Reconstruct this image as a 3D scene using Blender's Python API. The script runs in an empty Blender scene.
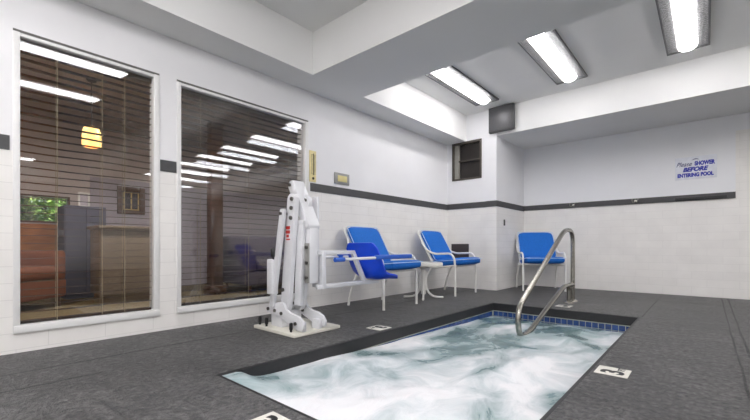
import bpy, bmesh, math, random
from mathutils import Vector, Matrix
random.seed(7)
SC = bpy.context.scene
COL = SC.collection
PI = math.pi

# ------------------------------------------------------------------ colour / materials
def lin(c):
    return tuple((v/255/12.92 if v/255 <= .04045 else ((v/255+.055)/1.055)**2.4) for v in c) + (1.0,)

def new_mat(name):
    m = bpy.data.materials.new(name); m.use_nodes = True
    nt = m.node_tree
    return m, nt, nt.nodes['Principled BSDF']

def N(nt, kind, **kw):
    n = nt.nodes.new(kind)
    for k, v in kw.items(): setattr(n, k, v)
    return n

def mathn(nt, op, a, b=None, clamp=False):
    n = N(nt, 'ShaderNodeMath', operation=op, use_clamp=clamp)
    for i, v in enumerate((a, b)):
        if v is None: continue
        if isinstance(v, (int, float)): n.inputs[i].default_value = v
        else: nt.links.new(v, n.inputs[i])
    return n.outputs[0]

def coords(nt):
    return N(nt, 'ShaderNodeTexCoord').outputs['Object']

def noise(nt, vec, scale, detail=3, rough=.5, dist=0.0):
    n = N(nt, 'ShaderNodeTexNoise'); n.inputs['Scale'].default_value = scale
    n.inputs['Detail'].default_value = detail; n.inputs['Roughness'].default_value = rough
    n.inputs['Distortion'].default_value = dist
    nt.links.new(vec, n.inputs['Vector']); return n.outputs['Fac']

def ramp(nt, fac, stops):
    r = N(nt, 'ShaderNodeValToRGB'); e = r.color_ramp.elements
    while len(e) < len(stops): e.new(.5)
    for i, (p, c) in enumerate(stops): e[i].position = p; e[i].color = c
    nt.links.new(fac, r.inputs['Fac']); return r.outputs['Color']

def bump(nt, b, h, strength=.3, dist=.01):
    n = N(nt, 'ShaderNodeBump'); n.inputs['Strength'].default_value = strength
    n.inputs['Distance'].default_value = dist
    nt.links.new(h, n.inputs['Height']); nt.links.new(n.outputs['Normal'], b.inputs['Normal'])

def scaled(nt, vec, s):
    m = N(nt, 'ShaderNodeVectorMath', operation='MULTIPLY'); nt.links.new(vec, m.inputs[0])
    m.inputs[1].default_value = s; return m.outputs[0]

def plain(name, rgb, rough=.5, metal=0.0, var=.06, nscale=14, bs=0.0, spec=.5, coat=0.0):
    m, nt, b = new_mat(name)
    c = lin(rgb); f = noise(nt, coords(nt), nscale)
    lo = tuple(v*(1-var) for v in c[:3])+(1,); hi = tuple(min(1, v*(1+var)) for v in c[:3])+(1,)
    nt.links.new(ramp(nt, f, [(.3, lo), (.7, hi)]), b.inputs['Base Color'])
    b.inputs['Roughness'].default_value = rough; b.inputs['Metallic'].default_value = metal
    b.inputs['Specular IOR Level'].default_value = spec; b.inputs['Coat Weight'].default_value = coat
    if bs: bump(nt, b, noise(nt, coords(nt), nscale*6), bs, .004)
    return m

def emit(name, rgb, strength):
    m, nt, b = new_mat(name)
    b.inputs['Base Color'].default_value = lin(rgb)
    b.inputs['Emission Color'].default_value = lin(rgb); b.inputs['Emission Strength'].default_value = strength
    return m

def blocks(name, rgb, axis):
    """painted masonry; axis 'x' for a wall facing x (uses y,z), 'y' for a wall facing y (uses x,z)"""
    m, nt, b = new_mat(name)
    co = coords(nt); sp = N(nt, 'ShaderNodeSeparateXYZ'); nt.links.new(co, sp.inputs[0])
    cb = N(nt, 'ShaderNodeCombineXYZ')
    nt.links.new(sp.outputs['Y' if axis == 'x' else 'X'], cb.inputs[0])
    nt.links.new(mathn(nt, 'ADD', sp.outputs['Z'], -.02), cb.inputs[1])
    br = N(nt, 'ShaderNodeTexBrick'); nt.links.new(cb.outputs[0], br.inputs['Vector'])
    br.inputs['Scale'].default_value = 1.0
    br.inputs['Brick Width'].default_value = .30; br.inputs['Row Height'].default_value = .1
    br.inputs['Mortar Size'].default_value = .0022; br.inputs['Mortar Smooth'].default_value = .4
    c = lin(rgb); d = tuple(v*.95 for v in c[:3])+(1,)
    br.inputs['Color1'].default_value = c; br.inputs['Color2'].default_value = tuple(v*.975 for v in c[:3])+(1,)
    br.inputs['Mortar'].default_value = tuple(v*(.84 if axis == 'x' else .9) for v in c[:3])+(1,)
    f = noise(nt, co, 5, 4)
    mx = N(nt, 'ShaderNodeMix', data_type='RGBA', blend_type='MULTIPLY')
    mx.inputs['Factor'].default_value = 1
    nt.links.new(br.outputs['Color'], mx.inputs['A'])
    nt.links.new(ramp(nt, f, [(.3, (.94, .94, .94, 1)), (.7, (1, 1, 1, 1))]), mx.inputs['B'])
    nt.links.new(mx.outputs['Result'], b.inputs['Base Color'])
    b.inputs['Roughness'].default_value = .5
    h = mathn(nt, 'ADD', mathn(nt, 'MULTIPLY', br.outputs['Fac'], -1.0), mathn(nt, 'MULTIPLY', noise(nt, co, 45), .25))
    bump(nt, b, h, .22, .003)
    return m

def floor_mat():
    m, nt, b = new_mat('deck_rubber')
    co = coords(nt); sp = N(nt, 'ShaderNodeSeparateXYZ'); nt.links.new(co, sp.inputs[0])
    X, Y = sp.outputs['X'], sp.outputs['Y']
    big = noise(nt, co, 1.3, 5, .6, .6); fine = noise(nt, co, 70, 3, .6)
    mid = noise(nt, scaled(nt, co, (2.2, 4.6, 1)), 2.0, 7, .7, 1.6)
    speck = noise(nt, scaled(nt, co, (1, .7, 1)), 46, 3, .65, .4)
    def groove(v, c, w):
        return mathn(nt, 'LESS_THAN', mathn(nt, 'ABSOLUTE', mathn(nt, 'SUBTRACT', v, c)), w)
    def both(a, c): return mathn(nt, 'MULTIPLY', a, c)
    wob = mathn(nt, 'MULTIPLY', mathn(nt, 'SUBTRACT', noise(nt, co, 2.0), .5), .03)
    Xw = mathn(nt, 'ADD', X, wob); Yw = mathn(nt, 'ADD', Y, wob)
    g = groove(Xw, -2.62, .011)
    for t in (both(groove(Xw, -2.32, .009), mathn(nt, 'LESS_THAN', Y, .55)),
              groove(Xw, .135, .006), groove(Xw, .19, .007),
              both(groove(Yw, 5.57, .008), mathn(nt, 'GREATER_THAN', X, -2.0)),
              both(groove(X, -.445, .006), mathn(nt, 'GREATER_THAN', Y, 4.16)),
              both(both(groove(Yw, 3.95, .005), mathn(nt, 'GREATER_THAN', X, -.36)), mathn(nt, 'LESS_THAN', X, .165))):
        g = mathn(nt, 'MAXIMUM', g, t)
    tone = mathn(nt, 'ADD', mathn(nt, 'MULTIPLY', big, .40), mathn(nt, 'ADD', mathn(nt, 'MULTIPLY', mid, .3), mathn(nt, 'MULTIPLY', speck, .65)))
    col = ramp(nt, tone, [(.50, lin((46, 46, 47))), (.67, lin((79, 79, 79))), (.84, lin((118, 117, 116)))])
    mx = N(nt, 'ShaderNodeMix', data_type='RGBA'); nt.links.new(g, mx.inputs['Factor'])
    nt.links.new(col, mx.inputs['A']); mx.inputs['B'].default_value = lin((36, 36, 37))
    nt.links.new(mx.outputs['Result'], b.inputs['Base Color'])
    nt.links.new(mathn(nt, 'ADD', mathn(nt, 'MULTIPLY', big, .3), .28), b.inputs['Roughness'])
    h = mathn(nt, 'ADD', mathn(nt, 'MULTIPLY', fine, .25), mathn(nt, 'ADD', mathn(nt, 'MULTIPLY', speck, .7), mathn(nt, 'MULTIPLY', mid, 1.6)))
    h = mathn(nt, 'SUBTRACT', h, mathn(nt, 'MULTIPLY', g, .8))
    bump(nt, b, h, 1.0, .024)
    return m

def water_mat():
    m, nt, b = new_mat('foaming_water')
    co = coords(nt)
    wv = scaled(nt, co, (1.0, .62, 1.0))
    d = N(nt, 'ShaderNodeTexNoise'); d.inputs['Scale'].default_value = 1.6; d.inputs['Detail'].default_value = 2
    nt.links.new(wv, d.inputs['Vector'])
    sub = N(nt, 'ShaderNodeVectorMath', operation='SUBTRACT'); nt.links.new(d.outputs['Color'], sub.inputs[0]); sub.inputs[1].default_value = (.5, .5, .5)
    sc = N(nt, 'ShaderNodeVectorMath', operation='SCALE'); nt.links.new(sub.outputs[0], sc.inputs[0]); sc.inputs['Scale'].default_value = .7
    ad = N(nt, 'ShaderNodeVectorMath', operation='ADD'); nt.links.new(wv, ad.inputs[0]); nt.links.new(sc.outputs[0], ad.inputs[1])
    f1 = noise(nt, ad.outputs[0], 2.3, 2, .45, .2); f2 = noise(nt, ad.outputs[0], 5.5, 7, .68, .9)
    spw = N(nt, 'ShaderNodeSeparateXYZ'); nt.links.new(co, spw.inputs[0])
    ysh = mathn(nt, 'MULTIPLY', mathn(nt, 'SUBTRACT', 2.2, spw.outputs['Y']), .036)
    tone = mathn(nt, 'ADD', mathn(nt, 'MULTIPLY', f1, .80), mathn(nt, 'ADD', mathn(nt, 'MULTIPLY', f2, .36), ysh))
    col = ramp(nt, tone, [(.40, lin((100, 126, 128))), (.49, lin((146, 166, 168))), (.57, lin((198, 206, 209))), (.67, lin((232, 233, 235)))])
    nt.links.new(col, b.inputs['Base Color'])
    nt.links.new(ramp(nt, tone, [(.42, (.12,)*3+(1,)), (.58, (.55,)*3+(1,))]), b.inputs['Roughness'])
    b.inputs['Subsurface Weight'].default_value = .15; b.inputs['Subsurface Radius'].default_value = (.03, .05, .05)
    bump(nt, b, f2, .25, .03)
    return m

def glass_mat():
    m, nt, b = new_mat('window_glass'); nt.nodes.remove(b)
    out = nt.nodes['Material Output']
    g = N(nt, 'ShaderNodeNewGeometry')
    dt = N(nt, 'ShaderNodeVectorMath', operation='DOT_PRODUCT')
    nt.links.new(g.outputs['Incoming'], dt.inputs[0]); nt.links.new(g.outputs['Normal'], dt.inputs[1])
    c = mathn(nt, 'ABSOLUTE', dt.outputs['Value'])
    s = mathn(nt, 'POWER', mathn(nt, 'SUBTRACT', 1.0, c), 5.0)
    fac = mathn(nt, 'MINIMUM', mathn(nt, 'ADD', mathn(nt, 'MULTIPLY', s, .95), .05), 1.0)
    tr = N(nt, 'ShaderNodeBsdfTransparent'); tr.inputs['Color'].default_value = (.93, .94, .95, 1)
    gl = N(nt, 'ShaderNodeBsdfGlossy'); gl.inputs['Roughness'].default_value = .012
    mx = N(nt, 'ShaderNodeMixShader'); nt.links.new(fac, mx.inputs[0])
    nt.links.new(tr.outputs[0], mx.inputs[1]); nt.links.new(gl.outputs[0], mx.inputs[2])
    nt.links.new(mx.outputs[0], out.inputs['Surface'])
    return m

def wood_mat(name, a, bcol, rough=.35, sc=(1, 1, 1)):
    m, nt, b = new_mat(name)
    f = noise(nt, scaled(nt, coords(nt), sc), 9, 4, .6, .6)
    nt.links.new(ramp(nt, f, [(.3, lin(a)), (.7, lin(bcol))]), b.inputs['Base Color'])
    b.inputs['Roughness'].default_value = rough
    return m

def prismatic_mat():
    m, nt, b = new_mat('prismatic_lens_panel')
    v = N(nt, 'ShaderNodeTexVoronoi'); v.inputs['Scale'].default_value = 70
    nt.links.new(coords(nt), v.inputs['Vector'])
    nt.links.new(ramp(nt, v.outputs['Distance'], [(.1, lin((92, 92, 92))), (.7, lin((128, 128, 128)))]), b.inputs['Base Color'])
    b.inputs['Roughness'].default_value = .35
    bump(nt, b, v.outputs['Distance'], .8, .006)
    return m

def leaf_mat():
    m, nt, b = new_mat('garden_leaves')
    f = noise(nt, coords(nt), 9, 2)
    nt.links.new(ramp(nt, f, [(.35, lin((58, 96, 30))), (.5, lin((120, 160, 48))), (.65, lin((196, 214, 120)))]), b.inputs['Base Color'])
    b.inputs['Roughness'].default_value = .6
    return m

M = {}
M['paint'] = plain('white_wall_paint', (231, 231, 232), .55, var=.015, nscale=3)
M['paint_panel'] = plain('smooth_wall_panel_paint', (233, 234, 236), .5, var=.012, nscale=3)
M['ceil'] = plain('ceiling_paint', (229, 229, 227), .7, var=.012, nscale=3)
M['block_x'] = blocks('painted_block_side', (238, 236, 232), 'x')
M['block_y'] = blocks('painted_block_back', (240, 238, 234), 'y')
M['floor'] = floor_mat()
M['coping'] = plain('black_coping_rubber', (40, 40, 42), .5, var=.15, nscale=30, bs=.2)
M['plaster'] = plain('pool_plaster', (206, 212, 196), .6, var=.05)
M['tile'] = plain('blue_glazed_tile', (44, 74, 132), .18, var=.35, nscale=22)
M['water'] = water_mat()
M['stripe'] = plain('charcoal_stripe', (72, 72, 73), .55, var=.06, nscale=40)
M['white_frame'] = plain('white_window_frame', (226, 226, 224), .4, var=.02)
M['shade_strip'] = plain('grey_shade_strip', (96, 95, 92), .6)
M['glass'] = glass_mat()
M['slat'] = wood_mat('brown_blind_slat', (48, 37, 29), (72, 55, 42), .16, (6, 1, 6))
M['cord'] = plain('blind_cord', (172, 158, 128), .7)
M['powder'] = plain('white_powder_coat', (218, 219, 222), .3, var=.015)
M['chair_white'] = plain('white_chair_tube', (236, 235, 230), .3, var=.015)
M['cushion'] = plain('blue_canvas', (28, 106, 196), .75, var=.08, nscale=60, bs=.08, spec=.3)
M['piping'] = plain('pale_piping', (196, 218, 240), .6)
M['lift_blue'] = plain('royal_blue_plastic', (14, 72, 218), .3, var=.05, spec=.5)
M['lift_pad'] = plain('blue_rubber_grip', (40, 92, 190), .5)
M['cream'] = plain('cream_base_plate', (220, 218, 206), .45, var=.04)
M['steel'] = plain('stainless_steel', (176, 173, 164), .24, metal=1, var=.05)
M['bolt'] = plain('zinc_bolt', (110, 108, 104), .35, metal=1)
M['black'] = plain('black_plastic', (26, 26, 28), .4)
M['red'] = plain('red_label_ink', (190, 40, 34), .5)
M['table_top'] = plain('speckled_table_top', (214, 212, 205), .35, var=.05, nscale=80)
M['fix_frame'] = plain('dark_fixture_frame', (74, 74, 75), .4)
M['prism'] = prismatic_mat()
M['lens'] = emit('lit_lens', (254, 251, 253), 5.6)
M['grille'] = plain('grey_grille', (78, 78, 80), .32, var=.12, nscale=60, bs=.3)
M['bronze'] = plain('bronze_frame', (74, 68, 60), .45)
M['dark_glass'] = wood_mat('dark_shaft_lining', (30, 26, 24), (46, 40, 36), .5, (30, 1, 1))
M['jamb'] = plain('grey_jamb', (150, 148, 140), .6)
M['dark_panel'] = plain('dark_panel_face', (58, 52, 56), .5)
M['brass'] = plain('cream_plastic_plate', (214, 202, 140), .45)
M['ink'] = plain('dark_ink', (50, 46, 30), .6)
M['gauge'] = plain('yellow_gauge_card', (230, 216, 160), .5)
M['plate_grey'] = plain('grey_plate_rim', (150, 150, 146), .4)
M['sign'] = plain('pale_sign_board', (228, 231, 238), .25)
M['sign_blue'] = plain('sign_blue_ink', (34, 46, 168), .5)
M['sign_dark'] = plain('sign_dark_ink', (52, 56, 110), .5)
M['marker'] = plain('white_marker_tile', (232, 230, 220), .35, var=.03)
M['marker_ink'] = plain('black_marker_ink', (24, 24, 26), .5)
M['switch'] = plain('dark_switch_plate', (66, 64, 62), .5)
M['lob_wall'] = plain('lobby_wall_paint', (204, 194, 192), .8, var=.03)
M['lob_lav'] = plain('lavender_wall_paint', (178, 172, 184), .8, var=.03)
M['lob_ceil'] = plain('lobby_ceiling_paint', (170, 160, 154), .8)
M['carpet'] = plain('olive_carpet', (118, 106, 78), .95, var=.15, nscale=30)
M['tan'] = wood_mat('tan_counter_front', (112, 100, 88), (134, 122, 106), .4, (2, 2, 8))
M['dark_wood'] = wood_mat('dark_wood', (70, 46, 30), (96, 66, 42), .35, (4, 4, 1))
M['gold_bar'] = plain('gold_bar', (200, 172, 108), .4)
M['amber_wood'] = wood_mat('amber_wood_panel', (172, 104, 56), (206, 138, 78), .4, (1, 1, 6))
M['slate_cloth'] = plain('slate_blue_cloth', (90, 92, 110), .9)
M['purple'] = plain('purple_cloth', (84, 76, 96), .9)
M['rust'] = plain('rust_cloth', (128, 76, 52), .85)
M['pendant'] = emit('lit_amber_shade', (255, 204, 120), .55)
M['added_warm_lens'] = emit('added_warm_downlight', (255, 240, 224), 150.0)
M['leaf'] = leaf_mat()
M['bark'] = plain('bark', (92, 72, 52), .9)
M['soil'] = plain('garden_soil', (120, 128, 84), .95)

# ------------------------------------------------------------------ mesh builder
class MB:
    def __init__(self): self.bm = bmesh.new(); self.mats = []
    def mi(self, m):
        if m is None: return 0
        if m not in self.mats: self.mats.append(m)
        return self.mats.index(m)
    def _set(self, faces, m):
        i = self.mi(m)
        for f in faces: f.material_index = i
    def box(self, x0, x1, y0, y1, z0, z1, m=None, bev=0.0, seg=2, mtx=None):
        b = bmesh.new()
        bmesh.ops.create_cube(b, size=1)
        bmesh.ops.transform(b, verts=b.verts, matrix=Matrix.Translation(((x0+x1)/2, (y0+y1)/2, (z0+z1)/2)) @ Matrix.Diagonal((abs(x1-x0), abs(y1-y0), abs(z1-z0), 1)))
        if bev: bmesh.ops.bevel(b, geom=b.edges[:], offset=bev, segments=seg, profile=.5, affect='EDGES')
        if mtx is not None: bmesh.ops.transform(b, verts=b.verts, matrix=mtx)
        self.merge(b, m); return self
    def merge(self, b, m):
        i = self.mi(m); vm = {}
        bmesh.ops.recalc_face_normals(b, faces=b.faces)
        for v in b.verts: vm[v] = self.bm.verts.new(v.co)
        for f in b.faces:
            try:
                nf = self.bm.faces.new([vm[v] for v in f.verts]); nf.material_index = i; nf.smooth = True
            except ValueError: pass
        b.free()
    def prism(self, pts, axis, a0, a1, m=None, bev=0.0):
        """pts 2-D outline; axis 'y' -> pts are (x,z); 'x' -> (y,z); 'z' -> (x,y)"""
        b = bmesh.new()
        def P(p, a): return {'y': (p[0], a, p[1]), 'x': (a, p[0], p[1]), 'z': (p[0], p[1], a)}[axis]
        v0 = [b.verts.new(P(p, a0)) for p in pts]; v1 = [b.verts.new(P(p, a1)) for p in pts]
        n = len(pts)
        b.faces.new(v0); b.faces.new(v1[::-1])
        for i in range(n): b.faces.new([v0[i], v0[(i+1) % n], v1[(i+1) % n], v1[i]])
        if bev: bmesh.ops.bevel(b, geom=b.edges[:], offset=bev, segments=2, profile=.5, affect='EDGES')
        self.merge(b, m); return self
    def tube(self, pts, r, m=None, n=10, closed=False, caps=True):
        pts = [Vector(p) for p in pts]; b = bmesh.new(); rings = []; K = len(pts)
        up = None
        for i, p in enumerate(pts):
            if closed: t = (pts[(i+1) % K]-pts[i-1])
            else: t = pts[min(i+1, K-1)]-pts[max(i-1, 0)]
            t = t.normalized() if t.length > 1e-9 else Vector((0, 0, 1))
            if up is None: up = t.orthogonal().normalized()
            u = (up - t*up.dot(t)); u = u.normalized() if u.length > 1e-6 else t.orthogonal().normalized()
            up = u; w = t.cross(u)
            rr = r[i] if isinstance(r, (list, tuple)) else r
            rings.append([b.verts.new(p + u*(rr*math.cos(2*PI*k/n)) + w*(rr*math.sin(2*PI*k/n))) for k in range(n)])
        rng = range(K if closed else K-1)
        for i in rng:
            A, B = rings[i], rings[(i+1) % K]
            for k in range(n): b.faces.new([A[k], A[(k+1) % n], B[(k+1) % n], B[k]])
        if caps and not closed:
            b.faces.new(rings[0][::-1]); b.faces.new(rings[-1])
        self.merge(b, m); return self
    def cyl(self, p0, p1, r, m=None, n=16): return self.tube([p0, p1], r, m, n)
    def lathe(self, prof, c, m=None, n=28):
        b = bmesh.new(); rings = []
        for (r, z) in prof:
            rings.append([b.verts.new((c[0]+r*math.cos(2*PI*k/n), c[1]+r*math.sin(2*PI*k/n), c[2]+z)) for k in range(n)] if r > 1e-6 else [b.verts.new((c[0], c[1], c[2]+z))])
        for A, B in zip(rings, rings[1:]):
            for k in range(n):
                q = [A[k % len(A)], A[(k+1) % len(A)], B[(k+1) % len(B)], B[k % len(B)]]
                q = [v for i, v in enumerate(q) if v not in q[:i]]
                if len(q) > 2: b.faces.new(q)
        self.merge(b, m); return self
    def sphere(self, c, r, m=None, s=(1, 1, 1)):
        b = bmesh.new(); bmesh.ops.create_uvsphere(b, u_segments=14, v_segments=9, radius=r)
        bmesh.ops.transform(b, verts=b.verts, matrix=Matrix.Translation(c) @ Matrix.Diagonal((*s, 1)))
        self.merge(b, m); return self

def spline(pts, k=8):
    """Catmull-Rom through the points"""
    P = [Vector(p) for p in pts]; P = [P[0]*2-P[1]] + P + [P[-1]*2-P[-2]]; out = []
    for i in range(1, len(P)-2):
        a, b, c, d = P[i-1:i+3]
        for j in range(k):
            t = j/k
            out.append(.5*((2*b)+(c-a)*t+(2*a-5*b+4*c-d)*t*t+(3*b-a-3*c+d)*t**3))
    out.append(P[-2]); return out

def fillet(pts, r, k=6):
    P = [Vector(p) for p in pts]; out = [P[0]]
    rs = r if isinstance(r, (list, tuple)) else [r]*(len(P)-2)
    for i in range(1, len(P)-1):
        a = (P[i-1]-P[i]); c = (P[i+1]-P[i]); rr = min(rs[i-1], a.length*.48, c.length*.48)
        A = P[i]+a.normalized()*rr; B = P[i]+c.normalized()*rr
        for j in range(k+1):
            t = j/k; out.append(A*(1-t)**2 + P[i]*2*t*(1-t) + B*t*t)
    out.append(P[-1]); return out

def build(mb, name, mat=None, parent=None, loc=None, smooth=True, kind=None, label=None):
    """one mesh object; vertices are given in world space (or local space when parent is given with loc=None)"""
    me = bpy.data.meshes.new(name)
    if loc is not None: bmesh.ops.translate(mb.bm, verts=mb.bm.verts, vec=-Vector(loc))
    mb.bm.to_mesh(me); mb.bm.free()
    if mb.mats and mat is None:
        for m in mb.mats: me.materials.append(m)
    else: me.materials.append(mat)
    if smooth: me.set_sharp_from_angle(angle=math.radians(38))
    else:
        for p in me.polygons: p.use_smooth = False
    o = bpy.data.objects.new(name, me); COL.objects.link(o)
    if parent is not None: o.parent = parent
    elif loc is not None: o.location = loc
    if kind: o['kind'] = kind
    if label: o['label'] = label
    return o

def thing(name, label, cat, loc=(0, 0, 0), rz=0.0, group=None):
    o = bpy.data.objects.new(name, None); COL.objects.link(o); o.empty_display_size = .1
    o.location = loc; o.rotation_euler = (0, 0, rz); o['label'] = label; o['category'] = cat
    if group: o['group'] = group
    return o
def tag(o, label, cat, group=None, kind=None):
    o['label'] = label; o['category'] = cat
    if group: o['group'] = group
    if kind: o['kind'] = kind
    return o
def struct(mb, name, mat=None, parent=None, smooth=True):
    return build(mb, name, mat, parent, kind='structure' if parent is None else None, smooth=smooth)
def kids(o): return [c for c in COL.objects if c.parent == o]
def dup(root, loc, rz=None, label=None):
    r = root.copy(); COL.objects.link(r); r.location = loc
    if rz is not None: r.rotation_euler = (0, 0, rz)
    if label: r['label'] = label
    for ch in kids(root):
        c = ch.copy(); COL.objects.link(c); c.parent = r
        for g in kids(ch):
            d = g.copy(); COL.objects.link(d); d.parent = c
    return r

def text_mesh(txt, size, mat, mtx, name, parent, extrude=.0012, shear=0.0, bold=0.0, sx=1.0, align='CENTER'):
    cu = bpy.data.curves.new(name, 'FONT'); cu.body = txt; cu.size = size; cu.extrude = extrude
    cu.align_x = align; cu.shear = shear; cu.offset = bold; cu.resolution_u = 4
    t = bpy.data.objects.new(name + '_src', cu); COL.objects.link(t)
    bpy.context.view_layer.update()
    me = bpy.data.meshes.new_from_object(t.evaluated_get(bpy.context.evaluated_depsgraph_get()))
    bpy.data.objects.remove(t)
    me.transform(mtx @ Matrix.Diagonal((sx, 1, 1, 1))); me.materials.clear(); me.materials.append(mat)
    o = bpy.data.objects.new(name, me); COL.objects.link(o); o.parent = parent
    return o

# ------------------------------------------------------------------ key dimensions (metres)
WX = -3.123          # inner face of the window wall
YA = 5.333           # short back wall / front of the alcove
YB = 6.40            # alcove back wall
XR, YN = 6.4, -2.2   # far right wall, wall behind the camera
ZS, ZC = 2.253, 2.655
PX0, PX1, PY0, PY1 = -1.845, -.450, .905, 4.155
R2Y = 3.004; R1Y = 2.304; RX0, RX1 = -2.79, 6.0
LX0 = -6.5; LY0, LY1 = -.8, 6.3
T = .16

# ------------------------------------------------------------------ the room
f = MB()
for a in ((WX-.02, PX0, YN, YB), (PX1, XR, YN, YB), (PX0, PX1, YN, PY0), (PX0, PX1, PY1, YB)):
    f.box(a[0], a[1], a[2], a[3], -.085, 0)
struct(f, 'floor', M['floor'])

c = MB(); e = .018
c.box(PX0-e*.2, PX0+e, PY0, PY1, -.083, -.003); c.box(PX1-e, PX1+e*.2, PY0, PY1, -.083, -.003)
c.box(PX0+e, PX1-e, PY0-e*.2, PY0+e, -.083, -.003); c.box(PX0+e, PX1-e, PY1-e, PY1+e*.2, -.083, -.003)
struct(c, 'trim_1', M['coping'])

p = MB(); d = -.95
p.box(PX0-.1, PX0+.010, PY0-.1, PY1+.1, d, -.086, M['plaster']); p.box(PX1-.010, PX1+.1, PY0-.1, PY1+.1, d, -.086, M['plaster'])
p.box(PX0, PX1, PY0-.1, PY0+.010, d, -.086, M['plaster']); p.box(PX0, PX1, PY1-.010, PY1+.1, d, -.086, M['plaster'])
p.box(PX0-.1, PX1+.1, PY0-.1, PY1+.1, d-.1, d, M['plaster'])
s = .055; g = .006
n = int((PX1-PX0-.03)/s)
for r in range(2):
    z1 = -.093 - r*s; z0 = z1-s+g
    for i in range(n):
        x = PX0+.02+i*s
        p.box(x, x+s-g, PY1-.016, PY1-.008, z0, z1, M['tile']); p.box(x, x+s-g, PY0+.008, PY0+.016, z0, z1, M['tile'])
    for i in range(int((PY1-PY0-.03)/s)):
        y = PY0+.02+i*s
        p.box(PX0+.008, PX0+.016, y, y+s-g, z0, z1, M['tile']); p.box(PX1-.016, PX1-.008, y, y+s-g, z0, z1, M['tile'])
o = struct(p, 'pool_basin', smooth=False)

# window wall
W1 = (.300, 1.078); W2 = (1.232, 2.502); ZW0, ZW1 = .130, 1.944
ZST0, ZST1 = 1.214, 1.300
w = MB()
def wl(y0, y1, z0, z1):
    for a, b_, m in ((0, ZST0, M['block_x']), (ZST0, 2.30, M['paint'])):
        lo, hi = max(z0, a), min(z1, b_)
        if hi > lo: w.box(WX-T, WX, y0, y1, lo, hi, m)
wl(YN, W1[0], 0, 2.7); wl(W1[1], W2[0], 0, 2.7); wl(W2[1], YA+.1, 0, 2.7)
for W in (W1, W2): wl(W[0], W[1], 0, ZW0); wl(W[0], W[1], ZW1, 2.7)
w.box(WX-T, WX, YN, YA+.1, 2.30, 2.75, M['paint'])
struct(w, 'wall_left', smooth=False)

# short back wall with its opening, the pier, the alcove walls
OP = (-3.03, -2.542, 1.668, 2.258)
w = MB()
def wa(x0, x1, z0, z1, y=YA):
    for a, b_, m in ((0, ZST0, M['block_y']), (ZST0, 2.70, M['paint'])):
        lo, hi = max(z0, a), min(z1, b_)
        if hi > lo: w.box(x0, x1, y, y+.3, lo, hi, m)
wa(WX-.05, OP[0], 0, 2.7); wa(OP[1], -2.42, 0, 2.7); wa(OP[0], OP[1], 0, OP[2]); wa(OP[0], OP[1], OP[3], 2.7)
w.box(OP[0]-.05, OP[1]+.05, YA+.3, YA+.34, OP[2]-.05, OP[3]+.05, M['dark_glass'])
struct(w, 'wall_back', smooth=False)
w = MB()
w.box(-2.45, -2.30, YA-.022, YB+.1, 0, ZST0, M['block_x']); w.box(-2.45, -2.30, YA-.022, YB+.1, ZST0, 2.70, M['paint'])
struct(w, 'wall_alcove_side', smooth=False)
w = MB(); w.box(-2.45, XR+.1, YB, YB+.15, 0, 2.7, M['block_y'])
struct(w, 'wall_alcove_back', smooth=False)
w = MB(); w.box(-2.30, XR, YB-.004, YB+.01, 2.055, 2.28, M['paint_panel']); w.box(-2.30, .263, YB-.004, YB+.01, ZST1-.01, 2.055, M['paint_panel'])
struct(w, 'trim_2', smooth=False)
w = MB(); w.box(XR, XR+.15, YN-.1, YB+.1, 0, ZST0, M['block_x']); w.box(XR, XR+.15, YN-.1, YB+.1, ZST0, 2.7, M['paint']); struct(w, 'wall_right', smooth=False)
w = MB(); w.box(WX-.2, XR+.1, YN-.15, YN, 0, ZST0, M['block_y']); w.box(WX-.2, XR+.1, YN-.15, YN, ZST0, 2.7, M['paint']); struct(w, 'wall_near', smooth=False)

# stripes
t = MB(); e = .006
t.box(WX-.01, WX+e, YN, .272, ZST0, ZST1); t.box(WX-.01, WX+e, 1.098, 1.214, ZST0, ZST1); t.box(WX-.01, WX+e, 2.545, YA, ZST0+.006, ZST1+.006)
t.box(WX, -2.45, YA-e, YA+.01, ZST0+.01, ZST1+.01)
t.box(-2.45, -2.30+e, YA-.022-e, YA-.02, ZST0+.01, ZST1+.01); t.box(-2.31, -2.30+e, YA-.022, YB, ZST0+.01, ZST1+.01)
t.box(-2.30, .263, YB-.014, YB+.01, ZST0+.018, ZST1+.010)
struct(t, 'trim_3', M['stripe'], smooth=False)

# ceiling with its two recesses
c = MB()
c.box(WX-.1, XR+.1, YN-.1, YB+.1, ZC, ZC+.12, M['ceil'])
struct(c, 'ceiling', smooth=False)
c = MB()
zt = ZC+.02
c.box(WX-.05, RX0, YN-.05, YA, ZS, zt, M['ceil'])
c.box(RX0, RX1, R1Y, R2Y, ZS, zt, M['ceil'])
c.box(RX1, XR+.05, YN-.05, YA, ZS, zt, M['ceil'])
c.box(RX0, RX1, YN-.05, -1.75, ZS, zt, M['ceil'])
c.box(-2.31, XR+.05, YA, YB+.05, ZS, zt, M['ceil'])
struct(c, 'ceiling_soffit', smooth=False)

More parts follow.
